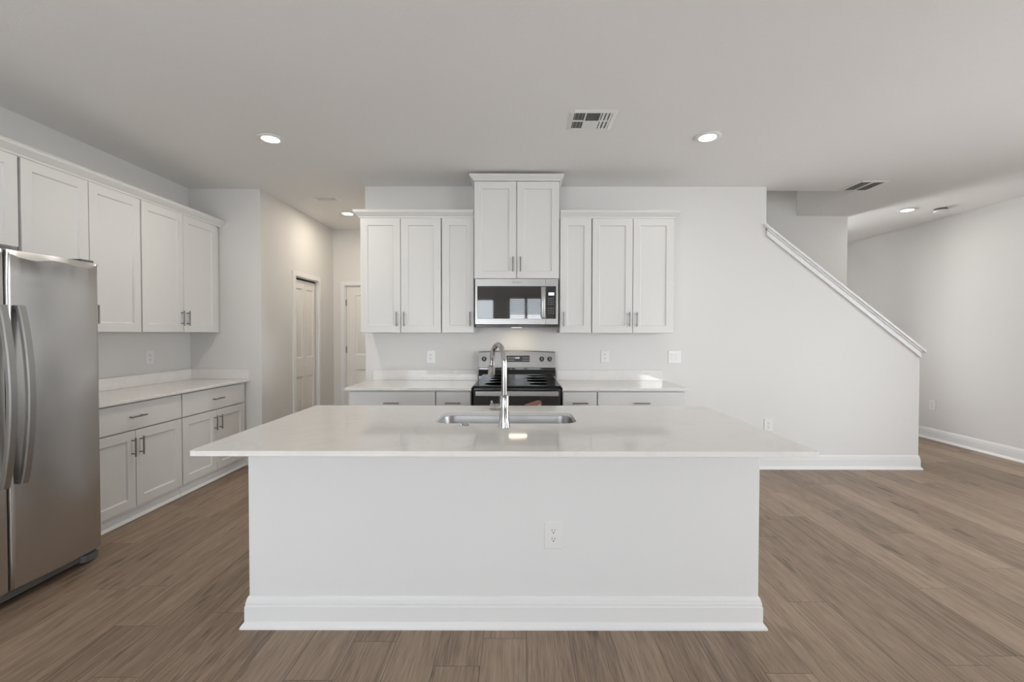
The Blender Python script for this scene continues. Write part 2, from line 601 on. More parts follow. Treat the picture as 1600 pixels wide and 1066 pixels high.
# sloped cap and apron board on the stair knee wall
sl = (1.215 - 2.452) / (4.05 - 2.465)
cap = MB()
cap.prism([(2.46, 2.470), (4.078, 2.470 + sl * (4.078 - 2.46)), (4.078, 2.470 + sl * (4.078 - 2.46) - .028), (2.46, 2.442)], BW - .045, BW + T + .045, 'y')
cap.prism([(2.485, 2.424), (4.05, 2.424 + sl * 1.565), (4.05, 2.424 + sl * 1.565 - .075), (2.485, 2.349)], BW - .018, BW - .0002, 'y')
cap.prism([(2.485, 2.424), (4.05, 2.424 + sl * 1.565), (4.05, 2.424 + sl * 1.565 - .02), (2.485, 2.404)], BW - .030, BW - .0002, 'y')
cap.prism([(2.485, 2.364), (4.05, 2.364 + sl * 1.565), (4.05, 2.364 + sl * 1.565 - .016), (2.485, 2.348)], BW - .024, BW - .0002, 'y')
struct(cap.build('trim_1', M['trim'], bevel=.003))

# stair flight behind the knee wall
poly = [(3.95, 0)]
for k in range(14):
    x = 3.95 - .243 * k
    if x - .243 < 0.92:
        break
    poly += [(x, .19 * (k + 1)), (x - .243, .19 * (k + 1))]
poly.append((poly[-1][0], 0))
struct(MB().prism(poly, BW + T + .002, SF - .002, 'y').build('floor_stairs', M['floor']))

# ------------------------------------------------------------------ hall doors


def panel_slab(mb, w, h, t, rows, x0=0.0, z0=0.0, margin=.1, mid=0.0):
    """door leaf from local x0, front towards -y at y=-t; rows = list of (za, zb) recessed panels"""
    mb.box(x0, x0 + w, -t, 0, z0, z0 + h)
    return mb


def leaf_bm(w, h, t, panels):
    """box w x t x h, front face -y, with raised panels set in grooves: panels = (x0, x1, z0, z1)"""
    mb = MB()
    xs = sorted({0, w, *[p for q in panels for p in q[:2]]})
    zs = sorted({0, h, *[p for q in panels for p in q[2:]]})
    ins = lambda x, z: any(q[0] < x < q[1] and q[2] < z < q[3] for q in panels)
    for i in range(len(xs) - 1):
        for j in range(len(zs) - 1):
            cx, cz = (xs[i] + xs[i + 1]) / 2, (zs[j] + zs[j + 1]) / 2
            if not ins(cx, cz):
                mb.box(xs[i], xs[i + 1], -t, 0, zs[j], zs[j + 1])
    for (a, b_, c_, d) in panels:
        g = .008
        def rect(m, y):
            return [(a + m, y, c_ + m), (b_ - m, y, c_ + m), (b_ - m, y, d - m), (a + m, y, d - m)]
        mb.loft([rect(0, -.002), rect(0, -t + .001), rect(.012, -t + g + .004), rect(.020, -t + g + .004), rect(.045, -t + .003)])
    return mb


def casing(name, parent, w, h, cw=.06, proud=.018):
    m = MB()
    P = [(0, 0), (proud, 0), (proud, cw * .35), (proud * .6, cw * .8), (proud * .55, cw), (0, cw)]
    # jambs and head as mitred prisms, local x across, z up, front -y
    def ring(x, z, sx, sz):
        return [(x + sx * q, -o, z + sz * q) for o, q in P]
    m.loft([ring(0, 0, -1, 0), ring(0, h, -1, 1), ring(w, h, 1, 1), ring(w, 0, 1, 0)])
    return m.build(name, M['trim'], parent, smooth=True, angle=25)


# folding closet door in the hall's left wall: local x runs along +Y, front faces +X
d1 = sempty('door_1', (HL, D1a, 0), R(90))
casing('casing', d1, D1b - D1a, DH)
jb = MB()
wdt = D1b - D1a
jb.box(0.0002, .012, 0.001, T - .002, 0, DH - .0005); jb.box(wdt - .012, wdt - .0002, .001, T - .002, 0, DH - .0005)
jb.box(.012, wdt - .012, .001, T - .002, DH - .012, DH - .0005)
jb.build('jamb', M['trim'], d1)
lw = (wdt - .024 - .030) / 2
for k in range(2):
    pn = [(.055, lw - .055, 1.05, 1.90), (.055, lw - .055, .20, .82)]
    lf = leaf_bm(lw, 2.0, .03, pn).build('door_leaf', M['door'], d1, smooth=True, angle=25)
    lf.location = (.014 + k * (lw + .003), .055, .012)
    if k == 0:
        kb = MB().lathe([(.002, -.062), (.012, -.060), (.016, -.054), (.014, -.045), (.007, -.038), (.007, -.031), (.010, -.0302)], (lw - .045, 0, .935), 20, 'y')
        kb.build('knob', M['plastic'], lf, smooth=True)
MB().box(.013, wdt - .013, .03, .06, DH - .030, DH - .013).build('track', M['near_black'], d1)

d2 = sempty('door_2', (D2a, HE, 0), 0)
w2 = D2b - D2a
casing('casing', d2, w2, DH)
jb = MB()
jb.box(.0002, .015, .001, T - .002, 0, DH - .0005); jb.box(w2 - .015, w2 - .0002, .001, T - .002, 0, DH - .0005)
jb.box(.015, w2 - .015, .001, T - .002, DH - .015, DH - .0005)
jb.build('jamb', M['trim'], d2)
lf = leaf_bm(w2 - .036, 2.02, .035, [(.12, w2 / 2 - .07, 1.05, 1.90), (w2 / 2 + .03, w2 - .156, 1.05, 1.90),
                                      (.12, w2 / 2 - .07, .22, .84), (w2 / 2 + .03, w2 - .156, .22, .84)]).build('door_leaf', M['door'], d2, smooth=True, angle=25)
lf.location = (.018, .045, .008)
for z in (.25, 1.13, 1.80):
    MB().cyl((.016, .004, z - .045), (.016, .004, z + .045), .008, 12).build('hinge', M['nickel'], d2, smooth=True)
kb = MB().lathe([(.030, -.036), (.030, -.044), (.012, -.048), (.012, -.070), (.026, -.078), (.028, -.095), (.015, -.105), (.002, -.106)], (w2 - .10, 0, .95), 24, 'y')
kb.build('knob', M['nickel'], lf, smooth=True)

# ------------------------------------------------------------------ cabinets
DT = .020     # door thickness


def shaker(w, h, rail=.066, panel=True):
    """door lying in local x (0..w), z (0..h), y from 0 (back) to -DT (front)"""
    m = MB()
    if not panel:
        return m.box(0, w, -DT, 0, 0, h)
    def rect(i, y):
        return [(i, y, i), (w - i, y, i), (w - i, y, h - i), (i, y, h - i)]
    m.loft([rect(0, 0), rect(0, -DT), rect(rail, -DT), rect(rail + .006, -DT + .011)])
    return m


def pull(parent, x, z, vertical=True, length=.135):
    m = MB()
    h = length / 2
    y = -DT - .030
    if vertical:
        m.cyl((x, y, z - h), (x, y, z + h), .0060, 14)
        for s in (-1, 1):
            m.cyl((x, -DT + .001, z + s * .048), (x, y, z + s * .048), .0045, 10)
    else:
        m.cyl((x - h, y, z), (x + h, y, z), .0060, 14)
        for s in (-1, 1):
            m.cyl((x + s * .048, -DT + .001, z), (x + s * .048, y, z), .0045, 10)
    return m.build('handle', M['nickel'], parent, smooth=True)


def door_part(root, x0, w, z0, h, y, hand, pull_z):
    """hand: 'l' or 'r' = side the pull is on"""
    d = shaker(w, h).build('door', M['cab'], root, bevel=.0016)
    d.location = (x0, y, z0)
    px = .032 if hand == 'l' else w - .032
    pull(d, px, pull_z, True)
    return d


def upper(label, loc, rotz, w, h, depth, doors, group, fill0=0.0, fill1=0.0, gap=.0025, pull_z=.125):
    """doors: list of hands. local x across, y=0 wall, front -y, z=0 underside"""
    root = thing('wall_cabinet', label, 'cabinet', loc, rotz, group)
    MB().box(.0006 - fill0, w - .0006 + fill1, -depth + .008, -.0006, 0, h).build('carcass', M['cab'], root, bevel=.001)
    n = len(doors)
    dw = w / n
    for k, hand in enumerate(doors):
        g0, g1 = (.0055 if k == 0 else gap), (.0055 if k == n - 1 else gap)
        door_part(root, k * dw + g0, dw - g0 - g1, .003, h - .006, -depth - .0015, hand, pull_z)
    return root


def base(label, loc, rotz, w, depth, group, ndoor=2, fill1=0.0, gap=.0025, hands=None, ztop=.8715):
    root = thing('base_cabinet', label, 'cabinet', loc, rotz, group)
    b_ = MB().box(.0006, w - .0006 + fill1, -depth + .008, -.0006, .095, ztop)
    b_.build('carcass', M['cab'], root, bevel=.001)
    tk = MB().box(.0006, w - .0006 + fill1, -depth + .008, -.0006, 0, .0945)
    tk.molding([(.0006, -depth + .008), (w - .0006 + fill1, -depth + .008)], [(0, .004), (.016, .004), (.016, .012), (.009, .024), (.006, .03), (.006, .06), (.004, .066), (0, .068)])
    tk.build('toe_kick', M['trim'], root, smooth=True, angle=25)
    dz0, dz1 = .668, .858
    dr = shaker(w - .010, dz1 - dz0, panel=False).build('drawer', M['cab'], root, bevel=.0016)
    dr.location = (.005, -depth - .0015, dz0)
    pull(dr, (w - .010) / 2, (dz1 - dz0) / 2, False)
    dw = w / ndoor
    hands = hands or ('r', 'l')
    for k in range(ndoor):
        g0, g1 = (.005 if k == 0 else gap), (.005 if k == ndoor - 1 else gap)
        door_part(root, k * dw + g0, dw - g0 - g1, .102, .556, -depth - .0015, hands[k], .556 - .115)
    return root


UB = 1.372
GU = 'white shaker wall cabinets'
GB = 'white shaker base cabinets'
UD = .31
# back wall
upper('white double-door wall cabinet at the hall end of the back wall', (-1.479, BW, UB), 0, .7600, 1.070, UD, ['r', 'l'], GU)
upper('narrow single-door white wall cabinet left of the microwave', (-.719, BW, UB), 0, .3060, 1.070, UD, ['r'], GU)
upper('tall-set white two-door cabinet directly above the microwave', (-.409, BW, 1.870), 0, .783, .888, .385, ['r', 'l'], GU)
upper('narrow single-door white wall cabinet right of the microwave', (.383, BW, UB), 0, .300, 1.070, UD, ['l'], GU)
upper('white double-door wall cabinet farthest right on the back wall', (.683, BW, UB), 0, .766, 1.070, UD, ['r', 'l'], GU)
BD = .605
base('white base cabinet beside the hall opening, left of the small one', (-1.478, BW, 0), 0, .758, BD, GB)
base('narrow white drawer base cabinet touching the left side of the range', (-.720, BW, 0), 0, .308, BD, GB, 1, hands=['r'])
base('narrow white drawer base cabinet touching the right side of the range', (.385, BW, 0), 0, .304, BD, GB, 1, hands=['l'])
base('wide white drawer base cabinet at the far right of the back counter', (.689, BW, 0), 0, .767, BD, GB)
# left wall (front faces +X)
upper('short white cabinet high above the refrigerator, mostly cut by the frame', (LW, 1.825, 1.885), R(90), .914, .557, UD, ['r', 'l'], GU, fill1=.003)
upper('white double-door wall cabinet partly hidden behind the refrigerator', (LW, 2.745, UB), R(90), .874, 1.070, UD, ['r', 'l'], GU)
upper('white double-door wall cabinet in the corner by the hall wall', (LW, 3.620, UB), R(90), .908, 1.070, UD, ['r', 'l'], GU, fill1=.068)
LD = .563
base('white two-door base cabinet next to the refrigerator on the left wall', (LW, 2.80, 0), R(90), .90, LD, GB)
base('white two-door base cabinet at the hall end of the left counter', (LW, 3.702, 0), R(90), .85, LD, GB, fill1=.046)

# crown mouldings on the cabinets
CR = [(0, 0), (.006, 0), (.008, .012), (.020, .022), (.040, .040), (.046, .046), (.046, .058), (.050, .058), (.050, .066), (0, .066)]
UF = BW - UD - .0215


def crown(label, path, z, side=1, sc=1.0):
    o = MB().molding(path, [(a * sc, b_ * sc) for a, b_ in CR], z, side).build('crown_moulding', M['cab'], smooth=True, angle=25)
    return tag(o, label, 'moulding', 'white crown mouldings on the wall cabinets')


zc = UB + 1.0675
crown('white crown moulding over the cabinets left of the microwave', [(-1.479, BW - .001), (-1.479, UF), (-.413, UF)], zc, 1)
crown('white crown moulding over the cabinets right of the microwave', [(.386, UF), (1.449, UF), (1.449, BW - .001)], zc, 1)
CF = BW - .385 - .0215
crown('small white crown moulding on the raised cabinet, nearly at the ceiling', [(-.409, BW - .001), (-.409, CF), (.374, CF), (.374, BW - .001)], 1.870 + .8885, 1, .8)
LF = LW + UD + .0215
crown('long white crown moulding along the left wall cabinets', [(LF, 1.815), (LF, RET - .0015)], zc, 1)

# ------------------------------------------------------------------ countertops
CT, CTH = .895, .022


def counter_back(label, x0, x1):
    root = thing('countertop', label, 'countertop', ((x0 + x1) / 2, BW, CT - CTH), 0, 'white quartz counters')
    hw = (x1 - x0) / 2
    MB().box(-hw, hw, -.650, -.0008, 0, CTH).build('slab', M['quartz'], root, bevel=.002)
    return root, hw


r1, hw = counter_back('white quartz counter left of the range', -1.502, -.4065)
MB().box(-hw + .045, hw, -.021, -.0008, CTH + .0004, CTH + .102).build('backsplash', M['quartz'], r1, bevel=.0015)
r2, hw = counter_back('white quartz counter right of the range', .3825, 1.478)
MB().box(-hw, hw - .03, -.021, -.0008, CTH + .0004, CTH + .102).build('backsplash', M['quartz'], r2, bevel=.0015)
r3 = thing('countertop', 'white quartz counter along the left wall beside the refrigerator', 'countertop', (LW, 2.80, CT - CTH), 0, 'white quartz counters')
MB().box(.0008, .615, 0, RET - 2.80 - .001, 0, CTH).build('slab', M['quartz'], r3, bevel=.002)
sp = MB()
sp.box(.0008, .021, 0, RET - 2.80 - .022, CTH + .0004, CTH + .102)
sp.box(.0008, .605, RET - 2.80 - .0215, RET - 2.80 - .001, CTH + .0004, CTH + .102)
sp.build('backsplash', M['quartz'], r3, bevel=.0015)

# ------------------------------------------------------------------ island
IX0, IX1, IY0, IY1 = -1.254, 1.122, 2.07, 2.885
isl = thing('kitchen_island', 'white painted kitchen island base in the middle of the floor', 'island', ((IX0 + IX1) / 2, IY0, 0))
hw = (IX1 - IX0) / 2
MB().box(-hw, hw, 0, .115, 0, CT - CTH - .0006).build('front_panel', M['island'], isl, bevel=.003)
for sx in (-1, 1):
    a, b_ = sorted((sx * hw, sx * (hw - .02)))
    MB().box(a, b_, .1155, IY1 - IY0, 0, CT - CTH - .0006).build('side_panel', M['island'], isl, bevel=.002)
MB().box(-hw + .0205, hw - .0205, IY1 - IY0 - .02, IY1 - IY0 - .0005, .10, CT - CTH - .0006).build('back_frame', M['cab'], isl, bevel=.002)
MB().box(-hw + .0205, hw - .0205, IY1 - IY0 - .08, IY1 - IY0 - .06, 0, .0995).build('toe_kick', M['trim'], isl)
nd_ = 5
dwi = (2 * hw - .02) / nd_
for k in range(nd_):
    d = shaker(dwi - .006, .74).build('door', M['cab'], isl, bevel=.0016)
    d.rotation_euler = (0, 0, PI)
    d.location = (-hw + .01 + (k + 1) * dwi - .003, IY1 - IY0 + .001, .112)
    pull(d, .032, .65, True)
MB().molding([(-hw, .70), (-hw, 0), (hw, 0), (hw, .70)], BB, 0, 1).build('baseboard', M['trim'], isl, smooth=True, angle=25)

# island worktop with the sink cut-out
CX0, CX1, CY0, CY1 = -1.326, 1.215, 1.792, 2.930
SX0, SX1, SY0, SY1, SR = -.448, .314, 2.350, 2.692, .075


def rrect(x0, x1, y0, y1, r, n=8):
    pts = []
    for cx, cy, a0 in ((x1 - r, y1 - r, 0), (x0 + r, y1 - r, 90), (x0 + r, y0 + r, 180), (x1 - r, y0 + r, 270)):
        for k in range(n + 1):
            a = R(a0 + 90 * k / n)
            pts.append((cx + r * math.cos(a), cy + r * math.sin(a)))
    return pts


itop = thing('island_countertop', 'large white quartz slab on the island with the sink cut-out', 'countertop', ((CX0 + CX1) / 2, CY0, CT - CTH))
ox, oy = (CX0 + CX1) / 2, CY0
bm = bmesh.new()
outer = rrect(CX0 - ox, CX1 - ox, 0, CY1 - oy, .012, 4)
inner = rrect(SX0 - ox, SX1 - ox, SY0 - oy, SY1 - oy, SR)
ed = []
for loop in (outer, inner):
    vs = [bm.verts.new((p[0], p[1], 0)) for p in loop]
    ed += [bm.edges.new((vs[i], vs[(i + 1) % len(vs)])) for i in range(len(vs))]
bmesh.ops.triangle_fill(bm, use_beauty=True, use_dissolve=False, edges=ed)
# drop any face that filled the hole
kill = []
for f in bm.faces:
    cpt = f.calc_center_median()
    if SX0 - ox + .02 < cpt.x < SX1 - ox - .02 and SY0 - oy + .02 < cpt.y < SY1 - oy - .02:
        kill.append(f)
if kill:
    bmesh.ops.delete(bm, geom=kill, context='FACES_ONLY')
ret = bmesh.ops.extrude_face_region(bm, geom=list(bm.faces))
bmesh.ops.translate(bm, vec=(0, 0, CTH), verts=[g for g in ret['geom'] if isinstance(g, bmesh.types.BMVert)])
bmesh.ops.recalc_face_normals(bm, faces=bm.faces)
me = bpy.data.meshes.new('slab')
bm.to_mesh(me); bm.free()
me.materials.append(M['quartz'])
me.polygons.foreach_set('use_smooth', [True] * len(me.polygons))
me.set_sharp_from_angle(angle=R(35))
o = bpy.data.objects.new('slab', me); COL.objects.link(o); o.parent = itop
bv = o.modifiers.new('bevel', 'BEVEL'); bv.width = .002; bv.segments = 2; bv.limit_method = 'ANGLE'; bv.angle_limit = R(60)

# sink
scx, scy = (SX0 + SX1) / 2, (SY0 + SY1) / 2
sink = thing('sink', 'undermount stainless steel sink in the island worktop', 'sink', (scx, scy, CT - CTH - .215))
bw, bd = (SX1 - SX0) / 2 - .003, (SY1 - SY0) / 2 - .003


def loop(ins, z, r):
    return [(p[0], p[1], z) for p in rrect(-bw + ins, bw - ins, -bd + ins, bd - ins, r)]


zt = .2145
m = MB()
rings = [loop(-.02, zt, SR + .018), loop(0, zt, SR), loop(.003, zt - .01, SR - .004), loop(.012, .05, SR - .01), loop(.020, .018, SR - .015),
         loop(.045, .004, SR - .03), loop(.11, .003, .03)]
m.loft(rings, cap=False)
n = len(rings[0])
base_i = (len(rings) - 1) * n
m.f.append(tuple(range(base_i, base_i + n)))
so = m.build('basin', M['sinksteel'], sink, smooth=True, angle=50)
sd = so.modifiers.new('solid', 'SOLIDIFY'); sd.thickness = .0015; sd.offset = 0
MB().lathe([(.001, .0052), (.030, .0052), (.045, .0075), (.047, .0040), (.001, .0038)], (0.0, 0, 0), 28).build('drain', M['chrome'], sink, smooth=True)

# faucet
FX, FY = -.071, 2.262
fau = thing('faucet', 'tall chrome gooseneck pull-down faucet standing at the island sink', 'faucet', (FX, FY, CT + .0003))
m = MB().lathe([(.0305, 0), (.0305, .003), (.0280, .012), (.0240, .050), (.0230, .09), (.0230, .158), (.021, .162), (.0145, .163)], (0, 0, 0), 32)
m.build('body', M['chrome'], fau, smooth=True, angle=50)
dv = Vector((-.092, .215, 0)).normalized()
path = [(0, 0, .1635), (0, 0, .25), (0, 0, .32)]
rad = .092
c0 = dv * rad
for k in range(1, 15):
    a = PI - (PI * 1.02) * k / 14
    path.append((c0.x + dv.x * rad * math.cos(a), c0.y + dv.y * rad * math.cos(a), .322 + rad * math.sin(a)))
endp = Vector(path[-1])
MB().tube(path, .0135, 20).build('spout', M['chrome'], fau, smooth=True, angle=50)
dn = (Vector(path[-1]) - Vector(path[-2])).normalized()
dn = (dn + dv * .10).normalized()
p0 = endp + dn * .0008
MB().tube([p0, p0 + dn * .012, p0 + dn * .013, p0 + dn * .068, p0 + dn * .073], [.0155, .0165, .0185, .0185, .016], 24).build('spray_head', M['chrome'], fau, smooth=True, angle=50)
hd = MB()
hz = .10
hd.tube([(-.0200, 0, hz), (-.046, 0, hz), (-.047, 0, hz), (-.050, 0, hz), (-.051, 0, hz), (-.072, 0, hz)], [.0185, .0185, .0160, .0160, .0185, .0185], 24)
hnd = hd.build('handle', M['chrome'], fau, smooth=True, angle=50)
MB().tube([(-.0625, .0, hz + .017), (-.063, .003, hz + .024), (-.064, .006, hz + .031)], [.0055, .005, .006], 14).build('lever', M['chrome'], hnd, smooth=True, angle=50)
btn = MB().lathe([(.0245, 0), (.0245, .004), (.022, .006), (.018, .006), (.017, .004), (.001, .004)], (-.276, 2.295, CT + .0003), 28).build('sink_hole_cover', M['chrome'], smooth=True)
tag(btn, 'round chrome hole cover on the worktop left of the faucet', 'hole cover')

# ------------------------------------------------------------------ range
RX = -.012
rng = thing('range', 'stainless and black glass electric range between the back cabinets', 'range', (RX, BW, 0))
hw = .378
yb, yf = -.012, -.640            # body
MB().box(-hw, hw, yf + .02, yb, .03, .893).build('body', M['black'], rng, bevel=.003)
ct = MB()
ct.box(-hw - .002, hw + .002, yf - .018, -.11, .8935, .9145)
ct.build('cooktop', M['cooktop'], rng, bevel=.005, seg=3)
for (bx, by, br) in ((-.19, -.50, .105), (.19, -.50, .085), (-.19, -.24, .08), (.19, -.24, .105)):
    m = MB()
    m.lathe([(br - .002, .9147), (br, .9149), (br - .002, .9150), (br - .004, .9147)], (bx, by, 0), 40)
    m.build('burner_ring', M['cooktop'], rng)
# back guard: black vent riser and stainless control panel, slightly bowed top
m = MB()
m.box(-hw, hw, -.118, yb, .8935, 1.030)
m.build('vent_riser', M['blackglass'], rng, bevel=.004)
m = MB()
rr = []
for k in range(13):
    x = -hw + 2 * hw * k / 12
    zt_ = 1.186 + .009 * (1 - (2 * k / 12 - 1) ** 2)
    rr.append([(x, -.030, 1.0315), (x, -.128, 1.0315), (x, -.122, 1.06), (x, -.098, zt_ - .006), (x, -.090, zt_), (x, -.030, zt_)])
m.loft(rr)
bg = m.build('control_panel', M['steel_h'], rng, bevel=.002)
# the panel's face leans back: y at height z
def face(z):
    t = (z - 1.06) / (1.18 - 1.06)
    return -.122 + t * .024
lean = -math.atan2(.024, .12)
dsp = MB().box(-.112, .118, -.004, .004, -.032, .032).build('display', M['blackglass'], rng, bevel=.002)
dsp.location = (.005, face(1.118) - .001, 1.118)
dsp.rotation_euler = (lean, 0, 0)
for kx0 in (-.095, .050):
    k = MB()
    for i in range(3):
        for j in range(2):
            k.box(kx0 + i * .022, kx0 + .015 + i * .022, -.0052, -.0045, -.018 + j * .022, -.010 + j * .022)
    k.build('touch_keys', M['key'], dsp)
text_mesh('clock_digits', '12:00', .022, M['digits'], dsp, (-.006, -.0046, .008), (R(90), 0, 0))
for i, kx in enumerate((-.322, -.244, .244, .322)):
    m = MB().lathe([(.024, .002), (.024, -.006), (.0205, -.008), (.0195, -.026), (.017, -.029), (.001, -.029)], (0, 0, 0), 28, 'y')
    kn = m.build('knob', M['darkgrey'], rng, smooth=True)
    kn.location = (kx - .002, face(1.115) - .0015, 1.115)
    kn.rotation_euler = (lean, 0, 0)
    MB().lathe([(.0275, .001), (.0275, -.004), (.0245, -.005), (.0245, .001)], (0, 0, 0), 28, 'y').build('ring', M['steel_h'], kn, smooth=True)
    MB().box(-.0025, .0025, -.034, -.0285, -.017, .017).build('grip', M['steel_h'], kn, bevel=.001)
# oven door
od = MB().box(-hw + .003, hw - .003, yf - .018, yf + .019, .165, .885).build('oven_door', M['blackglass'], rng, bevel=.004)
MB().box(-.30, .30, yf - .0195, yf - .0178, .30, .68).build('oven_window', M['black'], od, bevel=.001)
m = MB()
rr = []
for kx in range(9):
    t = kx / 8
    x = -.355 + .71 * t
    rr.append([(x, yf - .058, .832), (x, yf - .050, .828), (x, yf - .044, .832), (x, yf - .044, .870), (x, yf - .050, .874), (x, yf - .058, .870)])
m.loft(rr)
hdl = m.build('oven_handle', M['steel_h'], od, bevel=.002)
for s in (-1, 1):
    a, b_ = sorted((s * .350, s * .325))
    MB().box(a, b_, yf - .0445, yf - .0178, .838, .866).build('handle_post', M['steel_h'], hdl, bevel=.002)
MB().box(-hw + .003, hw - .003, yf - .014, yf + .019, .035, .158).build('storage_drawer', M['steel'], rng, bevel=.004)
for sx in (-1, 1):
    for sy in (-.10, -.56):
        MB().cyl((sx * .33, sy, 0), (sx * .33, sy, .0298), .016, 14).build('foot', M['darkgrey'], rng)

# reddish paper of unknown kind set at the oven door
tg = thing('oven_door_patch', 'reddish-brown paper on the oven door, right of the faucet', 'tag', (.13, BW + yf - .0205, .70))
m = MB()
m.prism([(-.078, .018), (-.075, .056), (.042, .093), (.066, .086), (.074, .058), (.060, .018)], -.0035, 0, 'y')
m.build('patch', M['rose'], tg, bevel=.001)  # thin reddish piece, identity unknown
MB().lathe([(.010, -.006), (.010, -.0037), (.001, -.0036), (.001, -.006)], (.052, 0, .046), 18, 'y').build('white_dot', M['plastic'], tg)

# ------------------------------------------------------------------ microwave
mw = thing('microwave', 'stainless over-the-range microwave hung under the raised cabinet', 'microwave', (-.0165, BW, 1.425))
hw = .381
MH = .4445
MB().box(-hw, hw, -.365, -.001, .024, MH - .0005).build('case', M['darkgrey'], mw, bevel=.002)
bt = MB().box(-hw + .004, hw - .004, -.385, -.003, .0, .0235)
bt.build('bottom_vent', M['black'], mw, bevel=.004)
xs_ = .265       # seam between door and control side
dr = MB()
dz0, dz1 = .026, MH - .002
gx0, gx1, gz0, gz1 = -hw + .020, xs_ - .004, .078, .376
dr.box(-hw, xs_ - .001, -.402, -.366, dz0, gz0)
dr.box(-hw, xs_ - .001, -.402, -.366, gz1, dz1)
dr.box(-hw, gx0, -.402, -.366, gz0, gz1)
dr.box(gx1, xs_ - .001, -.402, -.366, gz0, gz1)
door = dr.build('door', M['steel_h'], mw, bevel=.0008)
MB().box(gx0 + .0005, gx1 - .0005, -.4025, -.368, gz0 + .0005, gz1 - .0005).build('window', M['blackglass'], door, bevel=.0015)
text_mesh('logo', 'Whirlpool', .020, M['logo'], door, (0, -.4023, (gz1 + dz1) / 2 + .002), (R(90), 0, 0))
cp = MB().box(xs_ + .001, hw, -.402, -.366, dz0, dz1).build('control_side', M['steel_h'], mw, bevel=.001)
pd = MB().box(xs_ + .003, hw - .020, -.4035, -.4022, gz0, gz1).build('control_panel', M['blackglass'], cp, bevel=.0005)
MB().box(xs_ + .026, xs_ + .078, -.4042, -.4037, .292, .318).build('display', M['digits'], pd)
k = MB()
for j in range(4):
    for i in range(3):
        k.box(xs_ + .025 + i * .020, xs_ + .035 + i * .020, -.0042 - .4, -.4037, .262 - j * .018, .267 - j * .018)
k.build('number_keys', M['key'], pd)
k = MB()
for j in range(3):
    for i in range(3):
        k.box(xs_ + .025 + i * .020, xs_ + .035 + i * .020, -.4042, -.4037, .17 - j * .022, .175 - j * .022)
k.build('function_keys', M['key'], pd)
hm = MB()
rr = []
for j in range(13):
    t = j / 12
    z = .088 + .278 * t
    bow = .030 + .016 * math.sin(PI * t)
    y = -.402 - bow
    rr.append([(.222, y + .004, z), (.228, y, z), (.252, y, z), (.258, y + .004, z), (.258, y + .012, z), (.222, y + .012, z)])
hm.loft(rr)
for z0_ in (.092, .340):
    hm.box(.230, .250, -.428, -.4028, z0_, z0_ + .022)
hm.build('handle', M['steel_h'], door, bevel=.001)
ul = MB().box(-.05, .05, -.30, -.22, -.004, -.0004).build('cooktop_light', M['lens_warm'], mw)
area('hood_lamp', (0, -.20, -.012), (0, 0, 0), .20, .10, .36, (1.0, .80, .55), mw)

# ------------------------------------------------------------------ refrigerator
FRX = -2.517          # door front plane
fr = thing('refrigerator', 'stainless side-by-side refrigerator at the left edge of the photo', 'refrigerator', (LW, 1.78, 0), R(90))
# local: x along +Y (0 .. .91), front faces -y ; front plane at y = -(FRX-LW)
FW = .926
FD = FRX - LW
ZB, ZT = .075, 1.785
MB().box(.004, FW - .004, -FD + .085, -.03, .02, ZT - .02).build('case', M['fridge_side'], fr, bevel=.004)
SPL = .433


def wave_drop(u):
    pts = [(0, .004), (.03, .022), (.12, .036), (.27, .043), (.45, .028), (.60, .030), (.72, .040), (.85, .040), (.95, .022), (1, .004)]
    for a, b_ in zip(pts, pts[1:]):
        if a[0] <= u <= b_[0]:
            t = (u - a[0]) / (b_[0] - a[0])
            t = t * t * (3 - 2 * t)
            return a[1] + (b_[1] - a[1]) * t
    return .004


def fridge_door(x0, x1, flip=False):
    nx = 40
    tvals = [0, .004, .010, .018]
    us = [0] + [.006, .014, .026] + [.04 + .92 * k / nx for k in range(nx + 1)] + [.974, .986, .994] + [1]
    w = x1 - x0
    rings = []
    for u in us:
        x = x0 + u * w
        e = min(u, 1 - u) * w
        rnd = .014
        edge = 0 if e >= rnd else rnd - math.sqrt(max(0, rnd * rnd - (rnd - e) ** 2))
        bulge = .016 * (1 - (2 * u - 1) ** 2)
        y = -FD + .012 - bulge + edge
        dp = wave_drop(1 - u if flip else u)
        zw = ZT - dp
        ring = [(x, -FD + .078, ZB)]
        ring.append((x, y + .006, ZB)); ring.append((x, y, ZB + .006))
        for k in range(1, 12):
            ring.append((x, y, ZB + .006 + (zw - .010 - ZB - .006) * k / 12))
        ring.append((x, y, zw - .010)); ring.append((x, y - .0030, zw - .006)); ring.append((x, y - .0030, zw - .002)); ring.append((x, y + .004, zw + .0012 * min(1, dp / .02)))
        ring.append((x, y + .006 + .10 * dp, zw + dp * .55))
        ring.append((x, y + .007 + .20 * dp, ZT - .002)); ring.append((x, y + .014 + .20 * dp, ZT))
        ring.append((x, -FD + .078, ZT))
        rings.append(ring)
    return MB().loft(rings)


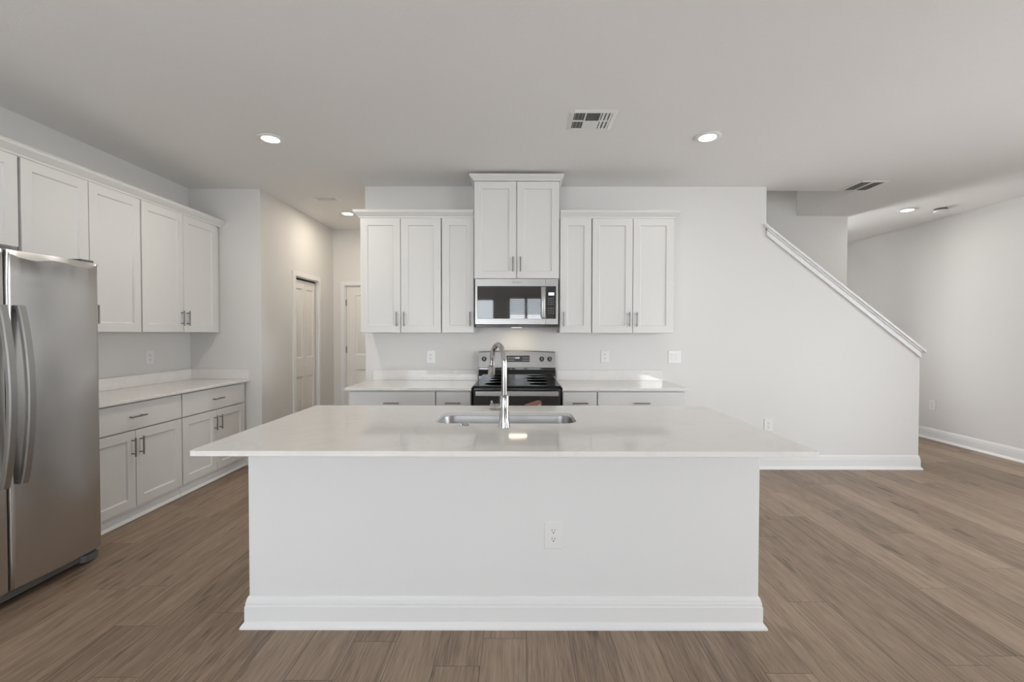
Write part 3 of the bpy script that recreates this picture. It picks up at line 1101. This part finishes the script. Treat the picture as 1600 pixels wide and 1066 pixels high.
for i, (a, b_) in enumerate(((.003, SPL - .004), (SPL + .004, FW - .003))):
    d = fridge_door(a, b_, i == 0).build('door', M['steel'], fr, smooth=True, angle=40)
    # bowed vertical handle beside the split
    hx = SPL + (.030 if i else -.030) + (.012 if i else -.012)
    m = MB(); rr = []
    nn = 24
    for j in range(nn + 1):
        t = j / nn
        z = .605 + .90 * t
        bow = .024 + .046 * math.sin(PI * t) ** .8
        y = -FD - bow
        hwid = .019
        rr.append([(hx - hwid, y + .005, z), (hx - hwid + .005, y, z), (hx + hwid - .005, y, z), (hx + hwid, y + .005, z),
                   (hx + hwid, y + .020, z), (hx - hwid, y + .020, z)])
    m.loft(rr)
    h_ = m.build('handle', M['steel_h'], d, smooth=True, angle=30)
    for z in (.612, 1.488):
        MB().box(hx - .012, hx + .012, -FD - .010, -FD + .012, z - .006, z + .010).build('handle_mount', M['grille'], h_)
    if i:
        text_mesh('logo', 'Whirlpool', .021, M['logo'], d, (.812, -FD + .0035, 1.700), (R(90), 0, R(4.5)))
MB().box(SPL - .0035, SPL + .0035, -FD + .030, -FD + .078, ZB, ZT - .01).build('door_gasket', M['black'], fr)
g = MB()
g.box(.01, FW - .09, -FD + .050, -FD + .084, .022, .066)
g.prism([(FW - .10, -FD + .050), (FW - .085, -FD + .030), (FW - .008, -FD + .030), (FW - .008, -FD + .084), (FW - .10, -FD + .084)], .012, .052, 'z')
g.box(FW - .075, FW - .015, -FD + .036, -FD + .080, .0525, .0735)
g.build('base_grille', M['grille'], fr, bevel=.003)
for (fx, fy) in ((.06, -FD + .12), (FW - .06, -FD + .12), (.06, -.08), (FW - .06, -.08)):
    MB().cyl((fx, fy, 0), (fx, fy, .0198), .018, 14).build('foot', M['darkgrey'], fr)
for hx in (.012, FW - .09):
    MB().box(hx, hx + .078, -FD + .03, -FD + .16, ZT + .0005, ZT + .014).build('hinge_cover', M['grille'], fr, bevel=.003)

# ------------------------------------------------------------------ outlets and switch


def make_outlet(label):
    r = thing('outlet', label, 'outlet', (0, 0, 0), 0, 'white duplex outlets')
    pw, ph = .043, .064
    def rect(i, y):
        return [(-pw + i, y, -ph + i), (pw - i, y, -ph + i), (pw - i, y, ph - i), (-pw + i, y, ph - i)]
    MB().loft([rect(0, -.0003), rect(0, -.003), rect(.004, -.006)]).build('face_plate', M['plastic'], r, smooth=True, angle=25)
    for s in (-1, 1):
        zc_ = s * .0195
        q = MB()
        pts = [(p[0], p[1]) for p in rrect(-.0165, .0165, zc_ - .0145, zc_ + .0145, .010, 5)]
        q.prism(pts, -.0076, -.0062, 'y')
        rc = q.build('receptacle', M['plastic'], r)
        sl_ = MB()
        sl_.box(-.0078, -.0052, -.0080, -.0077, zc_ + .0005, zc_ + .0085)
        sl_.box(.0052, .0078, -.0080, -.0077, zc_ + .0005, zc_ + .0075)
        sl_.lathe([(.0030, -.0080), (.0030, -.0077)], (0, 0, zc_ - .0068), 12, 'y')
        sl_.build('slots', M['slot'], rc)
    return r


o0 = make_outlet('white outlet on the island front above the baseboard')
o0.location = (.164, IY0, .432)
dup(o0, (-.885, BW, 1.130), (0, 0, 0), 'white outlet on the back wall left of the range')
dup(o0, (.872, BW, 1.138), (0, 0, 0), 'white outlet on the back wall between range and light switch')
dup(o0, (2.527, BW, .445), (0, 0, 0), 'white outlet low on the wall right of the island corner')
dup(o0, (LW, 4.09, 1.142), (0, 0, R(90)), 'white outlet on the left wall above the counter by the refrigerator')
dup(o0, (RW, 5.80, .445), (0, 0, R(-90)), 'white outlet low on the far right wall past the stairs')
sw = thing('light_switch', 'white two-gang rocker switch on the back wall by the counter end', 'switch', (1.574, BW, 1.131))
pw, ph = .064, .064


def rect_(i, y):
    return [(-pw + i, y, -ph + i), (pw - i, y, -ph + i), (pw - i, y, ph - i), (-pw + i, y, ph - i)]


MB().loft([rect_(0, -.0003), rect_(0, -.003), rect_(.004, -.006)]).build('face_plate', M['plastic'], sw, smooth=True, angle=25)
for s in (-1, 1):
    q = MB().prism([(-.0062, -.033), (-.0078, -.033), (-.0105, .030), (-.0062, .033)], s * .024 - .0165, s * .024 + .0165, 'x')
    q.build('rocker', M['plastic'], sw, bevel=.0008)

# ------------------------------------------------------------------ ceiling fixtures


def downlight(label, x, y, power, col=(1.0, .94, .85)):
    r = thing('downlight', label, 'ceiling light', (x, y, H), 0, 'recessed ceiling downlights')
    MB().lathe([(.094, -.0004), (.096, -.004), (.092, -.008), (.072, -.012), (.062, -.010), (.060, -.0004)], (0, 0, 0), 40).build('trim_ring', M['ventwhite'], r, smooth=True, angle=50)
    MB().lathe([(.0595, -.0005), (.0595, -.0085), (.053, -.0105), (.001, -.0110)], (0, 0, 0), 40).build('lens', M['lens'], r, smooth=True, angle=50)
    area('lamp', (0, 0, -.016), (0, 0, 0), .13, .13, power, col, r, 'DISK')
    return r


downlight('lit round downlight in the ceiling above the left side of the kitchen', -1.875, 3.41, 8)
downlight('lit round downlight in the ceiling right of the large vent', 1.41, 3.37, 1.5)
downlight('lit round downlight in the hall ceiling near the closet door', -2.10, 5.53, 5.5, (1.0, .88, .72))
downlight('lit round downlight beyond the stair wall beside the smoke detector', 4.60, 5.33, 1.8)

sm = thing('smoke_detector', 'white smoke detector on the far right ceiling beyond the stairs', 'smoke detector', (4.95, 5.28, H))
MB().lathe([(.060, -.0004), (.060, -.022), (.05, -.022), (.05, -.0004)], (0, 0, 0), 32).build('mounting_base', M['grille'], sm, smooth=True, angle=40)
MB().lathe([(.066, -.0222), (.068, -.030), (.062, -.042), (.045, -.048), (.001, -.049)], (0, 0, 0), 32).build('cover', M['plastic'], sm, smooth=True, angle=40)


def vent(label, x, y, w, d, kind, rot=0.0):
    r = thing('ceiling_vent', label, 'vent', (x, y, H), rot, 'white ceiling air vents')
    hw_, hd_ = w / 2, d / 2
    fl = .028
    z0 = -.009
    f = MB()
    f.molding([(-hw_ + fl, -hd_ + fl), (hw_ - fl, -hd_ + fl), (hw_ - fl, hd_ - fl), (-hw_ + fl, hd_ - fl), (-hw_ + fl, -hd_ + fl + .0001)],
              [(0, -.0004), (fl, -.0004), (fl, -.003), (.004, z0), (0, z0)], 0, 1)
    iw, idp = hw_ - fl, hd_ - fl
    cols = {'four': [(-iw, -iw * .42), (-iw * .36, iw * .36), (iw * .42, iw)], 'two': [(-iw, -.01), (.01, iw)]}[kind]
    for a, b_ in zip(cols, cols[1:]):
        f.box(a[1], b_[0], -idp, idp, z0, -.002)
    if kind == 'four':
        for a, b_ in (cols[0], cols[2]):
            f.box(a, b_, -.006, .006, z0, -.002)
    f.build('frame', M['ventwhite'], r)
    MB().box(-iw, iw, -idp, idp, -.0016, -.0004).build('duct', M['ventdark'], r)

    def slat_x(m, cx, y0, y1, tilt):   # slat running in y
        a = .0055
        m.add([(cx - a, y0, z0), (cx - a + .0012, y0, z0), (cx + a * tilt + .0012, y0, -.0018), (cx + a * tilt, y0, -.0018),
               (cx - a, y1, z0), (cx - a + .0012, y1, z0), (cx + a * tilt + .0012, y1, -.0018), (cx + a * tilt, y1, -.0018)],
              [(0, 1, 2, 3), (7, 6, 5, 4), (0, 4, 5, 1), (1, 5, 6, 2), (2, 6, 7, 3), (3, 7, 4, 0)])

    def slat_y(m, cy, x0, x1, tilt):
        a = .0055
        m.add([(x0, cy - a, z0), (x0, cy - a + .0012, z0), (x0, cy + a * tilt + .0012, -.0018), (x0, cy + a * tilt, -.0018),
               (x1, cy - a, z0), (x1, cy - a + .0012, z0), (x1, cy + a * tilt + .0012, -.0018), (x1, cy + a * tilt, -.0018)],
              [(0, 1, 2, 3), (7, 6, 5, 4), (0, 4, 5, 1), (1, 5, 6, 2), (2, 6, 7, 3), (3, 7, 4, 0)])
    m = MB()
    if kind == 'four':
        for (a, b_), tl in ((cols[0], -.6), (cols[2], 2.4)):
            n_ = 3
            for k_ in range(n_):
                cx = a + (b_ - a) * (k_ + .5) / n_
                for ya, yb_ in ((-idp, -.006), (.006, idp)):
                    slat_x(m, cx, ya, yb_, tl)
        a, b_ = cols[1]
        for k_ in range(6):
            slat_y(m, -.012 - (idp - .012) * (k_ + .5) / 6, a, b_, 1.3)
        m.box(a, b_, -.008, idp, z0, z0 + .0012)
    else:
        for a, b_ in cols:
            for k_ in range(10):
                slat_x(m, a + (b_ - a) * (k_ + .5) / 10, -idp, idp, 1.0 if y < 4.7 else -.3)
    m.build('louvers', M['ventwhite'], r)
    return r


vent('large white square vent in the ceiling above the island', .50, 3.115, .315, .29, 'four')
vent('white vent with grey louvers in the ceiling beside the stair opening', 3.42, 4.47, .285, .30, 'two')
vent('small white vent in the hall ceiling', -2.10, 4.92, .27, .15, 'two')

# ------------------------------------------------------------------ outside ground behind the windows
struct(MB().box(-14, 14, -20, 20, -.35, -.15).build('ground_outside', M['ground']))
